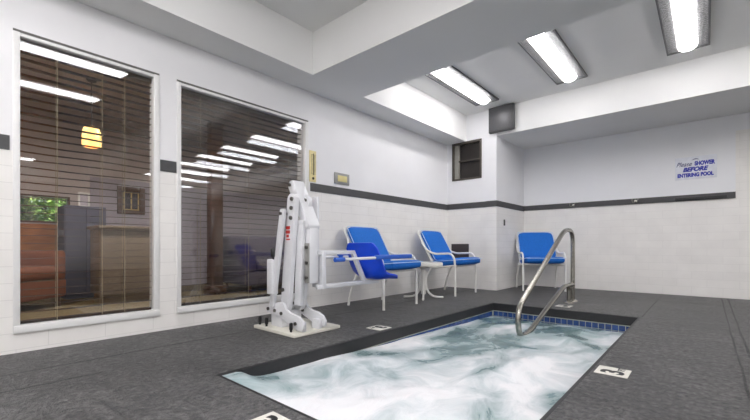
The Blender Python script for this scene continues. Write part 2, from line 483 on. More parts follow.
# ------------------------------------------------------------------ windows
def window(idx, W, name_parent):
    y0, y1 = W; m = MB(); fw = .030; xo = WX+.008; xi = WX-.05
    m.box(xi, xo, y0-.014, y0+fw-.012, ZW0-.01, ZW1-.012, None, .003); m.box(xi, xo, y1-fw+.006, y1+.014, ZW0-.01, ZW1-.012, None, .003)
    m.box(xi, xo+.008, y0-.014, y1+.014, ZW0-.012, ZW0+.034, None, .004)
    m.box(xi, xo-.006, y0, y1, ZW1-.034, ZW1-.012, None, .003)
    fr = struct(m, f'window_{idx}', M['white_frame'])
    k = MB(); k.box(xi, WX+.004, y0-.014, y1+.014, ZW1-.012, ZW1+.002); build(k, 'top_shade_strip', M['shade_strip'], fr)  # dark grey strip stands in for the shadow gap above the frame
    gp = MB(); gp.box(WX-.034, WX-.028, y0+fw-.012, y1-fw+.006, ZW0+.034, ZW1-.034); build(gp, 'glass_pane', M['glass'], fr, smooth=False)
    if idx == 2:
        gp = MB(); zm = (ZW0+ZW1)/2; xm = WX-.047; k_ = math.tan(math.radians(.75)); za, zb = ZW0+.034, ZW1-.034
        gp.prism([(xm-k_*(za-zm), za), (xm-k_*(za-zm)-.005, za), (xm-k_*(zb-zm)-.005, zb), (xm-k_*(zb-zm), zb)], 'y', y0+fw-.012, y1-fw+.006)
        build(gp, 'inner_pane', M['glass'], fr, smooth=False)
    return fr
window(1, W1, None); window(2, W2, None)

def blind(W, cords, label):
    y0, y1 = W[0]+.008, W[1]-.012; xc = WX-.098
    r = thing('window_blind', label, 'blind', (xc, (y0+y1)/2, ZW1), group=None)
    L = r.location
    m = MB(); m.box(xc-.03, xc+.03, y0, y1, ZW1-.055, ZW1-.004, None, .004); build(m, 'head_rail', M['tan'], r, L)
    m = MB(); pitch = .048; z = ZW1-.085; rnd = random.Random(3+int(W[0]*10)); tilt = .0
    K = 22
    b = bmesh.new()
    while z > ZW0+.06:
        ph = rnd.random()*6; amp = .0012+rnd.random()*.0022; fr_ = 4+rnd.random()*4
        rows = []
        for i in range(K+1):
            y = y0+(y1-y0)*i/K
            dz = amp*math.sin(fr_*(y-y0)*1.6+ph)
            pr = []
            for (u, h) in ((-.0275, 0), (-.013, .0024), (.013, .0024), (.0275, 0), (.013, -.001), (-.013, -.001)):
                pr.append(b.verts.new((xc+u, y, z+dz+h-u*tilt)))
            rows.append(pr)
        for A, B in zip(rows, rows[1:]):
            for q in range(6): b.faces.new([A[q], A[(q+1) % 6], B[(q+1) % 6], B[q]])
        b.faces.new(rows[0]); b.faces.new(rows[-1][::-1])
        z -= pitch
    m.merge(b, None); build(m, 'slats', M['slat'], r, L)
    m = MB(); m.box(xc-.026, xc+.026, y0, y1, ZW0+.028, ZW0+.046, None, .003); build(m, 'bottom_rail', M['slat'], r, L)
    for y in cords:
        m = MB(); m.tube([(xc+.028, y, ZW1-.05), (xc+.028, y, ZW0+.03)], 0.0023, None, 6); m.tube([(xc-.028, y, ZW1-.05), (xc-.028, y, ZW0+.03)], .0016, None, 6)
        build(m, 'ladder_cord', M['cord'], r, L)
blind(W1, (.503, .748, .885), 'brown slatted blind behind the narrower left window nearest the camera')
blind(W2, (1.433, 1.876, 2.32), 'brown slatted blind behind the wider window beside the white pool lift')

# ------------------------------------------------------------------ ceiling light fixtures
def light_fixture(label):
    hw, hl, dp = .170, .77, .020
    r = thing('ceiling_light', label, 'ceiling light', (0, 0, ZC), group='long fluorescent ceiling lights')
    m = MB(); t_ = .016
    m.box(-hw, -hw+t_, -hl, hl, -dp, .002); m.box(hw-t_, hw, -hl, hl, -dp, .002); m.box(-hw+t_, hw-t_, -hl, -hl+t_*2, -dp, .002); m.box(-hw+t_, hw-t_, hl-t_*2, hl, -dp, .002)
    build(m, 'frame', M['fix_frame'], r)
    m = MB()
    m.box(-hw+t_, -.078, -hl+t_*2, hl-t_*2, -dp+.006, -dp+.012); m.box(.078, hw-t_, -hl+t_*2, hl-t_*2, -dp+.006, -dp+.012)
    build(m, 'prismatic_panel', M['prism'], r)
    # bulged lit lens with rounded ends
    b = bmesh.new(); rows = []; L = hl-.036; nx, ny = 10, 30
    for j in range(ny+1):
        y = -L+2*L*j/ny; row = []
        q = max(0.0, (abs(y)-(L-.07))/.07); ws = math.sqrt(max(0.03, 1-q*q*.75)); hs = math.sqrt(max(.0, 1-q*q))
        for i in range(nx+1):
            a = PI*i/nx
            row.append(b.verts.new((-.078*ws*math.cos(a), y, -dp+.010-.050*hs*math.sin(a))))
        rows.append(row)
    for A, B in zip(rows, rows[1:]):
        for i in range(nx): b.faces.new([A[i], A[i+1], B[i+1], B[i]])
    for row in (rows[0], rows[-1]):
        try: b.faces.new(row)
        except ValueError: pass
    top = [[rw[0], rw[-1]] for rw in rows]
    for A, B in zip(top, top[1:]): b.faces.new([A[0], B[0], B[1], A[1]])
    m = MB(); m.merge(b, None); build(m, 'diffuser', M['lens'], r)
    return r
names = ['lit ceiling light nearest the window wall, beside the grey wall box', 'lit ceiling light second from the window wall in the recess',
         'lit ceiling light third from the window wall, rightmost in view']
XL = [-2.305, -1.228, -.146, .93, 2.01, 3.09, 4.17, 5.25]
fx = light_fixture(names[0]); fx.location = (XL[0], 4.245, ZC)
for i, x in enumerate(XL[1:]):
    lab = names[i+1] if i < 2 else 'long ceiling light seen only mirrored in the right window, row further from camera, number %d from the wall' % (i+2)
    if i >= 2: lab = 'far ceiling light mirrored in the wider window, ' + ['fourth', 'fifth', 'sixth', 'seventh', 'eighth'][i-2] + ' along the row'
    dup(fx, (x, 4.245, ZC), None, lab)
for x, lab in ((-1.19, 'upper bright light mirrored at the top of the narrower window'), (-.035, 'second bright light mirrored below the top one in the narrower window'), (5.36, 'short low light mirrored at the left edge of the narrower window')):
    dup(fx, (x, .70, ZC), None, lab)

ORD = ['first', 'second', 'third', 'fourth', 'fifth', 'sixth', 'seventh', 'eighth', 'ninth', 'tenth', 'eleventh', 'twelfth']
for i in range(12):  # unseen fixtures added behind the camera to brighten recess faces and far walls
    dup(fx, (-2.3+.56*i, -.95, ZC), None, 'added ceiling light of the unseen close-set row behind the camera, ' + ORD[i] + ' from the window wall')
# ------------------------------------------------------------------ water
b = bmesh.new(); nx, ny = 70, 160
from mathutils import noise as mn
def wz(x, y):
    v = mn.noise(Vector((x*1.7, y*1.3, .3)))*.5 + mn.noise(Vector((x*4.2+9, y*3.2, 1.7)))*.34 + mn.noise(Vector((x*10, y*8, 4)))*.09
    edge = min(1, min(x-PX0, PX1-x, y-PY0, PY1-y)/.25)
    far = max(0, min(1, (y-PY0)/(PY1-PY0)))
    left = max(0, 1-(x-PX0)/.9)*(1-far)
    lx, ly = x-PX0, y-PY0
    nearleft = math.exp(-((lx-.05)**2+(ly-.05)**2)/.014)
    base = -.152 + .068*(1-far)**.8 + .024*left
    return min(-.006, base + .062*v*(.3+.7*edge) + .085*nearleft*(1+.5*v))
a = .0165; G = []
for j in range(ny+1):
    y = PY0+a+(PY1-PY0-2*a)*j/ny
    G.append([b.verts.new((PX0+a+(PX1-PX0-2*a)*i/nx, y, wz(PX0+a+(PX1-PX0-2*a)*i/nx, y))) for i in range(nx+1)])
for j in range(ny):
    for i in range(nx): b.faces.new([G[j][i], G[j][i+1], G[j+1][i+1], G[j+1][i]])
rim = [G[0][i] for i in range(nx+1)] + [G[j][nx] for j in range(1, ny+1)] + [G[ny][i] for i in range(nx-1, -1, -1)] + [G[j][0] for j in range(ny-1, 0, -1)]
low = [b.verts.new((v.co.x, v.co.y, -.90)) for v in rim]
for i in range(len(rim)): b.faces.new([rim[i], low[i], low[(i+1) % len(rim)], rim[(i+1) % len(rim)]])
b.faces.new(low)
m = MB(); m.merge(b, None)
tag(build(m, 'spa_water', M['water']), 'churning white foamy water filling the sunken spa pool', 'water', kind='stuff')

# ------------------------------------------------------------------ handrail
r = thing('pool_handrail', 'stainless steel handrail rising from the deck and sloping into the water', 'handrail', (-1.18, 4.86, 0))
L = r.location; xr = -1.18
m = MB(); m.tube(fillet([(xr, 4.86, .004), (xr, 4.86, .825), (xr, 4.52, .825), (xr, 3.150, .125), (xr, 3.165, -.118), (xr, 3.41, -.118), (xr, 4.48, .202), (xr, 4.86, .202)], [.16, .14, .12, .125, .12, .10], 8), .0235, None, 14)
build(m, 'rail_tube', M['steel'], r, L)
m = MB(); m.tube(fillet([(xr, 4.60, .202), (xr, 4.69, .18), (xr, 4.69, .004)], .06, 6), .020, None, 12); build(m, 'brace_post', M['steel'], r, L)
for y in (4.86, 4.69):
    m = MB(); m.lathe([(0, .0005), (.052, .0005), (.050, .012), (.030, .022), (0, .022)], (xr, y, 0)); build(m, 'escutcheon', M['steel'], r, L)

# ------------------------------------------------------------------ patio chairs
def cushion(mb, sx, sy, sz, mtx, puff=.012):
    b = bmesh.new(); bmesh.ops.create_cube(b, size=1)
    bmesh.ops.subdivide_edges(b, edges=b.edges[:], cuts=7, use_grid_fill=True)
    for v in b.verts:
        x, y, z = v.co*2
        q = 1/ max(1e-6, (abs(x)**8+abs(y)**8+abs(z)**3.2)**.125) if True else 1
        q = min(1, q)
        k = (1-x**4)*(1-y**4)
        v.co = Vector((x*sx/2*(q if abs(x) > .98 or abs(y) > .98 else 1), y*sy/2*(q if abs(x) > .98 or abs(y) > .98 else 1), z*(sz/2*(.72+.28*k))))
    bmesh.ops.transform(b, verts=b.verts, matrix=mtx); mb.merge(b, None)
def loop_rr(sx, sy, z, rad, mtx, k=5):
    out = []
    for cx, cy, a0 in ((1, 1, 0), (-1, 1, 90), (-1, -1, 180), (1, -1, 270)):
        for i in range(k+1):
            a_ = math.radians(a0+90*i/k)
            out.append(mtx @ Vector((cx*(sx/2-rad)+rad*math.cos(a_), cy*(sy/2-rad)+rad*math.sin(a_), z)))
    return out

def make_chair(label):
    r = thing('patio_chair', label, 'chair', (0, 0, 0), group='white framed patio chairs with blue cushions')
    R = .0135
    for s in (-1, 1):
        y = .285*s
        m = MB(); m.tube(spline([(.245, y, 0), (.243, y, .25), (.238, y, .43), (.218, y, .505), (.165, y, .545), (.06, y, .545), (-.06, y, .545), (-.18, y, .59), (-.278, y*.96, .70)], 6), R, None, 10)
        build(m, 'arm_and_leg', M['chair_white'], r)
        m = MB(); m.tube(spline([(-.11, y*.96, .38), (-.17, y*.97, .27), (-.225, y, .12), (-.255, y, 0)], 5), R, None, 10)
        build(m, 'leg', M['chair_white'], r)
    m = MB()
    m.tube(fillet([(-.075, -.262, .36), (-.362, -.262, .856), (-.362, .262, .856), (-.075, .262, .36)], .07, 6), R, None, 10)
    build(m, 'back_frame', M['chair_white'], r)
    m = MB()
    for s in (-1, 1): m.tube([(.238, .285*s, .392), (-.13, .27*s, .352)], R*.9, None, 8)
    m.tube([(.238, -.285, .385), (.238, .285, .385)], R, None, 8); m.tube([(-.11, -.27, .36), (-.11, .27, .36)], R*.9, None, 8)
    build(m, 'seat_frame', M['chair_white'], r)
    mt = Matrix.Translation((.105, 0, .432)) @ Matrix.Rotation(math.radians(-5), 4, 'Y')
    m = MB(); cushion(m, .50, .535, .105, mt); sc = build(m, 'seat_cushion', M['cushion'], r)
    m = MB(); m.tube(loop_rr(.502, .537, .022, .03, mt), .0042, None, 6, closed=True); build(m, 'piping', M['piping'], sc)
    mt = Matrix.Translation((-.203, 0, .653)) @ Matrix.Rotation(math.radians(-30.5), 4, 'Y') @ Matrix.Rotation(math.radians(90), 4, 'Y')
    m = MB(); cushion(m, .47, .515, .075, mt); bc = build(m, 'back_cushion', M['cushion'], r)
    m = MB(); m.tube(loop_rr(.472, .517, .016, .03, mt), .0042, None, 6, closed=True); build(m, 'piping', M['piping'], bc)
    return r
ch = make_chair('blue cushioned patio chair half hidden behind the pool lift seat')
ch.location = (-2.685, 3.21, 0)
dup(ch, (-2.675, 4.63, 0), 0.0, 'blue cushioned patio chair between the small round table and the corner')
dup(ch, (-1.882, 5.90, 0), math.radians(-59), 'blue cushioned patio chair standing alone in the alcove by the handrail')

# ------------------------------------------------------------------ side table
tx, ty = -2.66, 3.96
r = thing('side_table', 'small round white pedestal table between two blue chairs', 'table', (tx, ty, 0))
m = MB(); m.lathe([(0, .398), (.225, .398), (.238, .402), (.240, .432), (.234, .442), (0, .444)], (0, 0, 0), None, 40); build(m, 'table_top', M['table_top'], r)
m = MB(); m.lathe([(0, .05), (.030, .05), (.030, .36), (.09, .398), (0, .398)], (0, 0, 0), None, 20); build(m, 'pedestal', M['chair_white'], r)
for a_ in (-57, 33, 123, 213):
    ca, sa = math.cos(math.radians(a_)), math.sin(math.radians(a_))
    m = MB(); m.tube(spline([(ca*q, sa*q, z) for q, z in ((.03, .33), (.036, .20), (.05, .10), (.09, .045), (.15, .018), (.245, .0135))], 6), .0135, None, 10); build(m, 'leg', M['chair_white'], r)

# ------------------------------------------------------------------ pool lift
r = thing('pool_lift', 'white folding pool access lift with a royal blue seat', 'pool lift', (-2.42, 1.84, 0))
L = Vector((-2.42, 1.84, 0)); PW = M['powder']
def part(mb, name, mat=PW, parent=r, label=None): return build(mb, name, mat, parent, L, label=label)
m = MB(); m.box(-2.68, -2.16, 1.62, 2.06, .001, .026, None, .004); base = part(m, 'base_plate', M['cream'])
for (x, y) in ((-2.655, 1.66), (-2.555, 1.655), (-2.245, 1.655)):
    m = MB(); m.cyl((x, y, .026), (x, y, .05), .009); m.lathe([(0, .042), (.011, .042), (.013, .048), (.013, .086), (.009, .092), (0, .092)], (x, y, 0), None, 12)
    build(m, 'clamp_knob', M['black'], base, None) if False else part(m, 'clamp_knob', M['black'], base)
prof = [(-2.591, .162), (-2.5, .204), (-2.419, .224), (-2.375, .216), (-2.350, .170), (-2.295, .148), (-2.216, .144), (-2.165, .122), (-2.138, .087), (-2.142, .05), (-2.175, .034), (-2.24, .048), (-2.408, .112), (-2.591, .129)]
for y in (1.680, 1.880):
    m = MB(); m.prism(prof, 'y', y, y+.022, None, .004); sp_ = part(m, 'side_plate')
    for (bx, bz) in ((-2.567, .158), (-2.48, .152), (-2.396, .140), (-2.225, .085)):
        m = MB(); m.cyl((bx, y-.010, bz), (bx, y+.004, bz), .013, None, 8); part(m, 'bolt', M['bolt'], sp_)
# foot blocks that carry the side plates
m = MB()
m.box(-2.56, -2.42, 1.70, 1.885, .026, .15, None, .004); part(m, 'hinge_block')
for y in (1.70, 1.845):
    m = MB(); m.box(-2.25, -2.17, y, y+.035, .026, .10, None, .004); part(m, 'foot_block')
# main lifting arms
def bar(x0, z0, x1, z1, w_, y0, y1, name, mat=PW, rnd=True):
    d_ = Vector((x1-x0, z1-z0)); d_.normalize(); n_ = Vector((-d_.y, d_.x))*(w_/2)
    pts = []
    for (cx, cz, s_) in ((x0, z0, -1), (x1, z1, 1)):
        for i in range(7):
            a_ = -PI/2 + PI*i/6
            v = d_*(math.cos(a_)*w_/2*s_) + n_*(math.sin(a_)*s_)
            pts.append((cx+v.x, cz+v.y))
    mm = MB(); mm.prism(pts, 'y', y0, y1, None, .003); return part(mm, name)
for y in (1.712, 1.836):
    mb_ = bar(-2.405, .19, -2.322, .985, .098, y, y+.04, 'lifting_arm')
    for (bx, bz) in ((-2.308, .992), (-2.314, .925), (-2.32, .852), (-2.42, .312)):
        m = MB(); m.cyl((bx, y-.012, bz), (bx, y+.004, bz), .015, None, 8); part(m, 'bolt', M['bolt'], mb_)
    if y < 1.8:
        lab = MB()
        for i, (z0, z1, w_) in enumerate(((.768, .792, .05), (.736, .760, .05), (.708, .728, .036), (.688, .698, .05))):
            lab.box(-2.385+ (0 if i < 2 else .006), -2.385+w_, y-.0015, y+.001, z0, z1)
        part(lab, 'warning_label', M['red'], mb_, 'red warning label')
for y in (1.662,):
    mb_ = bar(-2.505, .20, -2.372, .895, .052, y, y+.028, 'rear_arm')
    m = MB(); m.cyl((-2.378, y-.01, .885), (-2.378, y+.004, .885), .012, None, 8); part(m, 'bolt', M['bolt'], mb_)
for px_, pz_, ya_, yb_ in ((-2.378, .885, 1.68, 1.75), (-2.42, .20, 1.70, 1.885)):
    m = MB(); m.cyl((px_, ya_, pz_), (px_, yb_, pz_), .012); part(m, 'cross_pin', M['bolt'])
# inner pair of bars
for (y, x0, x1) in ((1.756, -2.31, -2.275), (1.805, -2.33, -2.295)):
    m = MB(); q = .072
    m.prism([(x0-q/2, .20), (x0+q/2, .20), (x1+q/2, .83), (x1-q/2, .83)], 'y', y, y+.032, None, .004); part(m, 'inner_arm')
m = MB(); m.box(-2.335, -2.235, 1.754, 1.84, .80, .835, None, .004); part(m, 'cross_bar')
# actuator
m = MB(); m.cyl((-2.36, 1.84, .24), (-2.335, 1.84, .52), .024, M['bolt']); m.cyl((-2.335, 1.84, .52), (-2.31, 1.84, .80), .013, M['bolt']); m.box(-2.40, -2.34, 1.815, 1.865, .37, .43, M['black'], .004); part(m, 'actuator', None)
# link and mast
m = MB(); m.prism([(-2.452, 1.105), (-2.425, 1.145), (-2.390, 1.150), (-2.198, .800), (-2.198, .775), (-2.262, .775)], 'y', 1.775, 1.885, None, .006); lk = part(m, 'upper_link')
for bx, bz in ((-2.42, 1.115),):
    m = MB(); m.cyl((bx, 1.763, bz), (bx, 1.777, bz), .013, None, 8); part(m, 'bolt', M['bolt'], lk)
m = MB(); m.box(-2.255, -2.198, 1.790, 1.868, .365, .787, None, .005); part(m, 'seat_mast')
m = MB(); m.box(-2.250, -2.202, 1.780, 1.790, .37, .665, None, .003); bp_ = part(m, 'bolt_plate', M['plate_grey'], r, 'grey plate with three bolts')
for z in (.633, .519, .409):
    m = MB(); m.cyl((-2.222, 1.768, z), (-2.222, 1.781, z), .012, None, 8); part(m, 'bolt', M['bolt'], bp_)
m = MB(); m.box(-2.346, -2.280, 1.930, 1.950, .32, 1.03, None, .006); m.box(-2.30, -2.19, 1.925, 1.938, .325, .348); m.box(-2.30, -2.19, 1.925, 1.938, .583, .603); part(m, 'rear_post')
# battery box with knob
m = MB(); m.box(-2.535, -2.462, 1.640, 1.70, .275, .545, None, .012, 3); bx_ = part(m, 'battery_box')
m = MB(); m.cyl((-2.475, 1.665, .54), (-2.475, 1.665, .565), .012); m.lathe([(0, 0), (.018, 0), (.022, .01), (.022, .06), (.016, .068), (0, .068)], (-2.475, 1.665, .56), None, 12); part(m, 'release_knob', M['black'], bx_)
# seat frame (a parallelogram of square tube)
m = MB(); q = .016; xs = -2.205
m.box(xs-q, xs+q, 1.86, 2.56, .318, .352, None, .003)
m.box(xs-q, xs+q, 1.86, 2.24, .578, .608, None, .003)
m.prism([(2.215, .608), (2.255, .608), (2.405, .340), (2.365, .340)], 'x', xs-q, xs+q, None, .003)
m.box(xs-q-.002, xs+q+.002, 1.897, 1.937, .315, .611, None, .003)
part(m, 'seat_frame')
# seat shell
b = bmesh.new(); rows = []; xc = -2.20
PR = [((2.335, .672), .13, .000), ((2.338, .655), .155, .004), ((2.345, .62), .178, .010), ((2.36, .55), .188, .022), ((2.382, .47), .19, .035), ((2.41, .405), .19, .045), ((2.45, .374), .19, .050), ((2.51, .366), .19, .045), ((2.57, .368), .188, .034), ((2.61, .372), .18, .018), ((2.63, .368), .165, .006)]
for i, ((y, z), hw, s_) in enumerate(PR):
    a_, c_ = PR[max(0, i-1)][0], PR[min(len(PR)-1, i+1)][0]
    tv = Vector((c_[0]-a_[0], c_[1]-a_[1])).normalized(); nv = Vector((-tv.y, tv.x))
    row = []
    for j in range(13):
        u = -1+2*j/12; k = s_*abs(u)**3
        row.append(Vector((xc+hw*u, y+nv.x*k, z+nv.y*k)))
    rows.append(row)
nrm = .014
front = [[b.verts.new(v) for v in rw] for rw in rows]
back = []
for i, rw in enumerate(rows):
    a_, c_ = PR[max(0, i-1)][0], PR[min(len(PR)-1, i+1)][0]
    tv = Vector((c_[0]-a_[0], c_[1]-a_[1])).normalized(); nv = Vector((-tv.y, tv.x))
    back.append([b.verts.new(v - Vector((0, nv.x, nv.y))*nrm) for v in rw])
R_, C_ = len(rows), 13
for i in range(R_-1):
    for j in range(C_-1):
        b.faces.new([front[i][j], front[i][j+1], front[i+1][j+1], front[i+1][j]]); b.faces.new([back[i][j], back[i+1][j], back[i+1][j+1], back[i][j+1]])
for i in range(R_-1):
    for j in (0, C_-1): b.faces.new([front[i][j], front[i+1][j], back[i+1][j], back[i][j]])
for j in range(C_-1):
    for i in (0, R_-1): b.faces.new([front[i][j], front[i][j+1], back[i][j+1], back[i][j]])
m = MB(); m.merge(b, None); part(m, 'seat', M['lift_blue'])
# arm rests
for x in (-1.985, -2.415):
    m = MB(); m.tube([(x, 1.86, .545), (x, 2.40, .551)], .0115, None, 10); m.tube([(x, 2.32, .55), (xc+(.17 if x > xc else -.17), 2.36, .55)], .011, None, 8); ar = part(m, 'armrest_tube')
    m = MB(); m.box(x-.015, x+.015, 2.27, 2.76, .535, .572, None, .010, 3); part(m, 'armrest_pad', M['lift_pad'], ar, 'blue armrest pad')
    m = MB(); m.tube([(x, 1.84, .545), (x, 1.93, .546)], .0165, None, 12); part(m, 'end_grip', M['lift_pad'], ar)

# ------------------------------------------------------------------ small things on the walls
# grey grille box high on the header
r = thing('wall_speaker', 'square dark grey box mounted high on the pier under the ceiling', 'speaker', (-2.212, YA-.022, 2.47)); L = r.location
m = MB(); m.box(-2.397, -2.030, YA-.075, YA-.0225, 2.287, 2.648, None, .006); part_ = build(m, 'cabinet', M['fix_frame'], r, L)
m = MB(); m.box(-2.377, -2.050, YA-.084, YA-.074, 2.305, 2.632, None, .003)
build(m, 'grille', M['grille'], r, L)
m = MB(); m.box(-2.095, -2.089, YA-.088, YA-.083, 2.305, 2.632); m.box(-2.065, -2.059, YA-.088, YA-.083, 2.305, 2.632); build(m, 'grille_bar', M['fix_frame'], r, L)
# shaft opening with a bronze frame
m = MB(); x0, x1, z0, z1 = OP; q = .026
m.box(x0-.004, x0+q, YA-.012, YA+.05, z0, z1, None, .003); m.box(x1-q, x1+.004, YA-.012, YA+.05, z0, z1, None, .003); m.box(x0, x1, YA-.012, YA+.05, z1-q*1.3, z1, None, .003); m.box(x0, x1, YA-.012, YA+.05, z0, z0+q, None, .003)
fr = struct(m, 'window_3', M['bronze'])
m = MB(); zz = (z0+z1)/2; m.box(x0+.1, x1-q, YA+.01, YA+.03, zz-.008, zz+.012); build(m, 'mid_rail', M['bronze'], fr)
m = MB(); m.box(x0+q, x0+.105, YA+.02, YA+.045, z0+q, z1-q*1.3); build(m, 'side_jamb', M['jamb'], fr)
m = MB(); m.box(x0+.105, x1-q, YA+.05, YA+.06, z0+q, z1-q*1.3); build(m, 'dark_louver', M['dark_glass'], fr)
# dark panel behind the second chair
m = MB(); m.box(-3.04, -2.747, YA-.02, YA+.002, .42, .68, None, .003); o = build(m, 'access_panel', M['dark_panel'], None, (-2.89, YA, .55)); tag(o, 'dark square panel on the back wall behind the blue chair', 'panel')
# yellow gauge strip
r = thing('wall_thermometer', 'tall narrow yellow gauge strip beside the wider window', 'thermometer', (WX, 2.576, 1.48)); L = r.location
m = MB(); m.box(WX+.0005, WX+.010, 2.530, 2.618, 1.318, 1.645, None, .003); build(m, 'gauge_card', M['gauge'], r, L)
m = MB()
for i in range(17): m.box(WX+.0095, WX+.011, 2.592, 2.606, 1.40+i*.0125, 1.405+i*.0125)
build(m, 'scale_marks', M['ink'], r, L)
m = MB()
for i in range(17): m.box(WX+.0095, WX+.011, 2.553, 2.563 if i % 4 else 2.57, 1.40+i*.0125, 1.404+i*.0125)
build(m, 'fine_marks', M['ink'], r, L)
m = MB(); m.tube([(WX+.012, 2.58, 1.39), (WX+.012, 2.58, 1.615)], .004, None, 8); m.sphere((WX+.012, 2.576, 1.355), .014, None, (.5, 1, 1)); build(m, 'glass_tube', M['ink'], r, L)
# small framed plate
r = thing('wall_plaque', 'small yellowish plate in a grey rim above the stripe', 'plaque', (WX, 2.997, 1.405)); L = r.location
m = MB(); m.box(WX+.0005, WX+.014, 2.882, 3.110, 1.342, 1.468, None, .004); build(m, 'rim', M['plate_grey'], r, L)
m = MB(); m.box(WX+.013, WX+.017, 2.925, 3.07, 1.37, 1.44, None, .003); build(m, 'face_plate', M['brass'], r, L)
# thermostat switch on the pier
m = MB(); m.box(-2.30, -2.288, 5.565, 5.605, .955, 1.045, None, .004); o = build(m, 'wall_switch', M['switch'], None, (-2.30, 5.585, 1.0)); tag(o, 'small dark switch plate on the pier side below the stripe', 'switch')
# robe hooks
def hook(x, lab):
    r = thing('robe_hook', lab, 'hook', (x, YB-.014, 1.272), group='chrome hooks on the stripe'); L = Vector((x, YB-.014, 1.272))
    m = MB(); m.lathe([(0, 0), (.022, 0), (.020, .006), (0, .008)], (0, 0, 0), None, 14)
    bmesh.ops.rotate(m.bm, verts=m.bm.verts, cent=(0, 0, 0), matrix=Matrix.Rotation(PI/2, 3, 'X')); build(m, 'back_plate', M['steel'], r)
    for s_ in (-1, 1):
        m = MB(); m.tube(spline([(0, -.006, 0), (s_*.014, -.03, -.016), (s_*.030, -.045, -.008), (s_*.034, -.05, .016)], 5), .006, None, 8); m.sphere((s_*.034, -.05, .02), .009); build(m, 'prong', M['steel'], r)
hook(-1.546, 'chrome wall hook on the dark stripe above the handrail')
hook(-.751, 'chrome wall hook on the dark stripe nearer the blue lettered sign')
m = MB(); m.box(-.318, .186, YB-.030, YB-.0145, 1.236, 1.275, None, .003); o = build(m, 'mounting_bar', M['black'], None, (-.07, YB-.02, 1.255)); tag(o, 'black flat bar fixed on the stripe under the sign', 'bar')
# the sign
r = thing('wall_sign', 'pale sign with blue lettering asking people to shower', 'sign', (-.112, YB-.004, 1.655)); L = Vector((-.112, YB-.0045, 1.655))
m = MB(); m.box(-.205, .205, -.006, 0, -.145, .145, None, .002); build(m, 'board', M['sign'], r)
RX = Matrix.Rotation(PI/2, 4, 'X')
def tx_(s_, x, z, size, mat, **kw): return text_mesh(s_, size, mat, Matrix.Translation((x, -.0072, z)) @ RX, 'lettering', r, **kw)
tx_('Please', -.118, .028, .080, M['sign_dark'], shear=.45, sx=.78, bold=.0006)
tx_('SHOWER', .088, .030, .070, M['sign_blue'], bold=.0042, sx=.66)
tx_('BEFORE', -.008, -.042, .072, M['sign_blue'], shear=.3, bold=.0042, sx=.95)
tx_('ENTERING POOL', -.004, -.112, .064, M['sign_blue'], bold=.0040, sx=.72)
m = MB(); m.prism([(-.04, .098), (-.02, .113), (0, .118), (.02, .113), (.04, .098), (.02, .105), (0, .107), (-.02, .105)], 'y', -.0085, -.006); build(m, 'arc_mark', M['sign_dark'], r)

# ------------------------------------------------------------------ depth markers set in the deck
def marker(x, y, rz, lab, s_=.072):
    r = thing('depth_marker', lab, 'depth marker', (x, y, 0), rz, group='depth marker tiles')
    m = MB(); m.box(-s_, s_, -s_, s_, .0005, .004, None, .001); build(m, 'tile', M['marker'], r)
    text_mesh('3', .135, M['marker_ink'], Matrix.Translation((-.018, -.047, .0048)), 'numeral', r, extrude=.0006, bold=.005, sx=1.0)
    text_mesh('FT', .042, M['marker_ink'], Matrix.Translation((.046, -.046, .0048)), 'unit_letters', r, extrude=.0006, bold=.001)
    return r
marker(-.362, 2.258, math.radians(90), 'white depth marker tile on the deck right of the pool')
marker(-1.94, 2.268, math.radians(-90), 'white depth marker tile on the deck beside the pool lift')
marker(-1.155, 4.40, math.radians(180), 'white depth marker tile at the foot of the handrail')
marker(-1.19, .775, 0, 'white depth marker tile at the near end of the pool')

# ------------------------------------------------------------------ lobby beyond the windows
xi = WX-T
w = MB(); w.box(LX0-.1, xi, LY0-.1, LY1+.1, -.10, -.002); struct(w, 'floor_lobby', M['carpet'], smooth=False)
w = MB(); w.box(LX0-.1, xi, LY0-.1, LY1+.1, 2.3, 2.4); struct(w, 'ceiling_lobby', M['lob_ceil'], smooth=False)
GW = (.50, 1.137, .971, 1.287)
w = MB()
w.box(LX0-.1, LX0, LY0-.1, GW[0], -.1, 2.4, M['lob_wall']); w.box(LX0-.1, LX0, GW[1], LY1+.1, -.1, 2.4, M['lob_wall'])
w.box(LX0-.1, LX0, GW[0], GW[1], -.1, GW[2], M['lob_wall']); w.box(LX0-.1, LX0, GW[0], GW[1], GW[3], 2.4, M['lob_wall'])
w.box(LX0, LX0+.012, 1.38, LY1, 0, 1.62, M['lob_lav']); w.box(LX0, LX0+.014, LY0, 1.38, 0, .93, M['amber_wood'])
struct(w, 'wall_lobby_back', smooth=False)
w = MB(); w.box(LX0-.1, xi, LY0-.1, LY0, -.1, 2.4); struct(w, 'wall_lobby_near', M['lob_wall'], smooth=False)
w = MB(); w.box(LX0-.1, xi, LY1, LY1+.1, -.1, 2.4); struct(w, 'wall_lobby_far', M['lob_wall'], smooth=False)
m = MB(); q = .02
m.box(LX0-.06, LX0+.012, GW[0]-q, GW[0], GW[2]-q, GW[3]+q); m.box(LX0-.06, LX0+.012, GW[1], GW[1]+q, GW[2]-q, GW[3]+q); m.box(LX0-.06, LX0+.012, GW[0], GW[1], GW[2]-q, GW[2]); m.box(LX0-.06, LX0+.012, GW[0], GW[1], GW[3], GW[3]+q)
fr = struct(m, 'window_4', M['dark_wood'], smooth=False)
m = MB(); m.box(LX0-.05, LX0-.044, GW[0], GW[1], GW[2], GW[3]); build(m, 'glass_pane', M['glass'], fr, smooth=False)
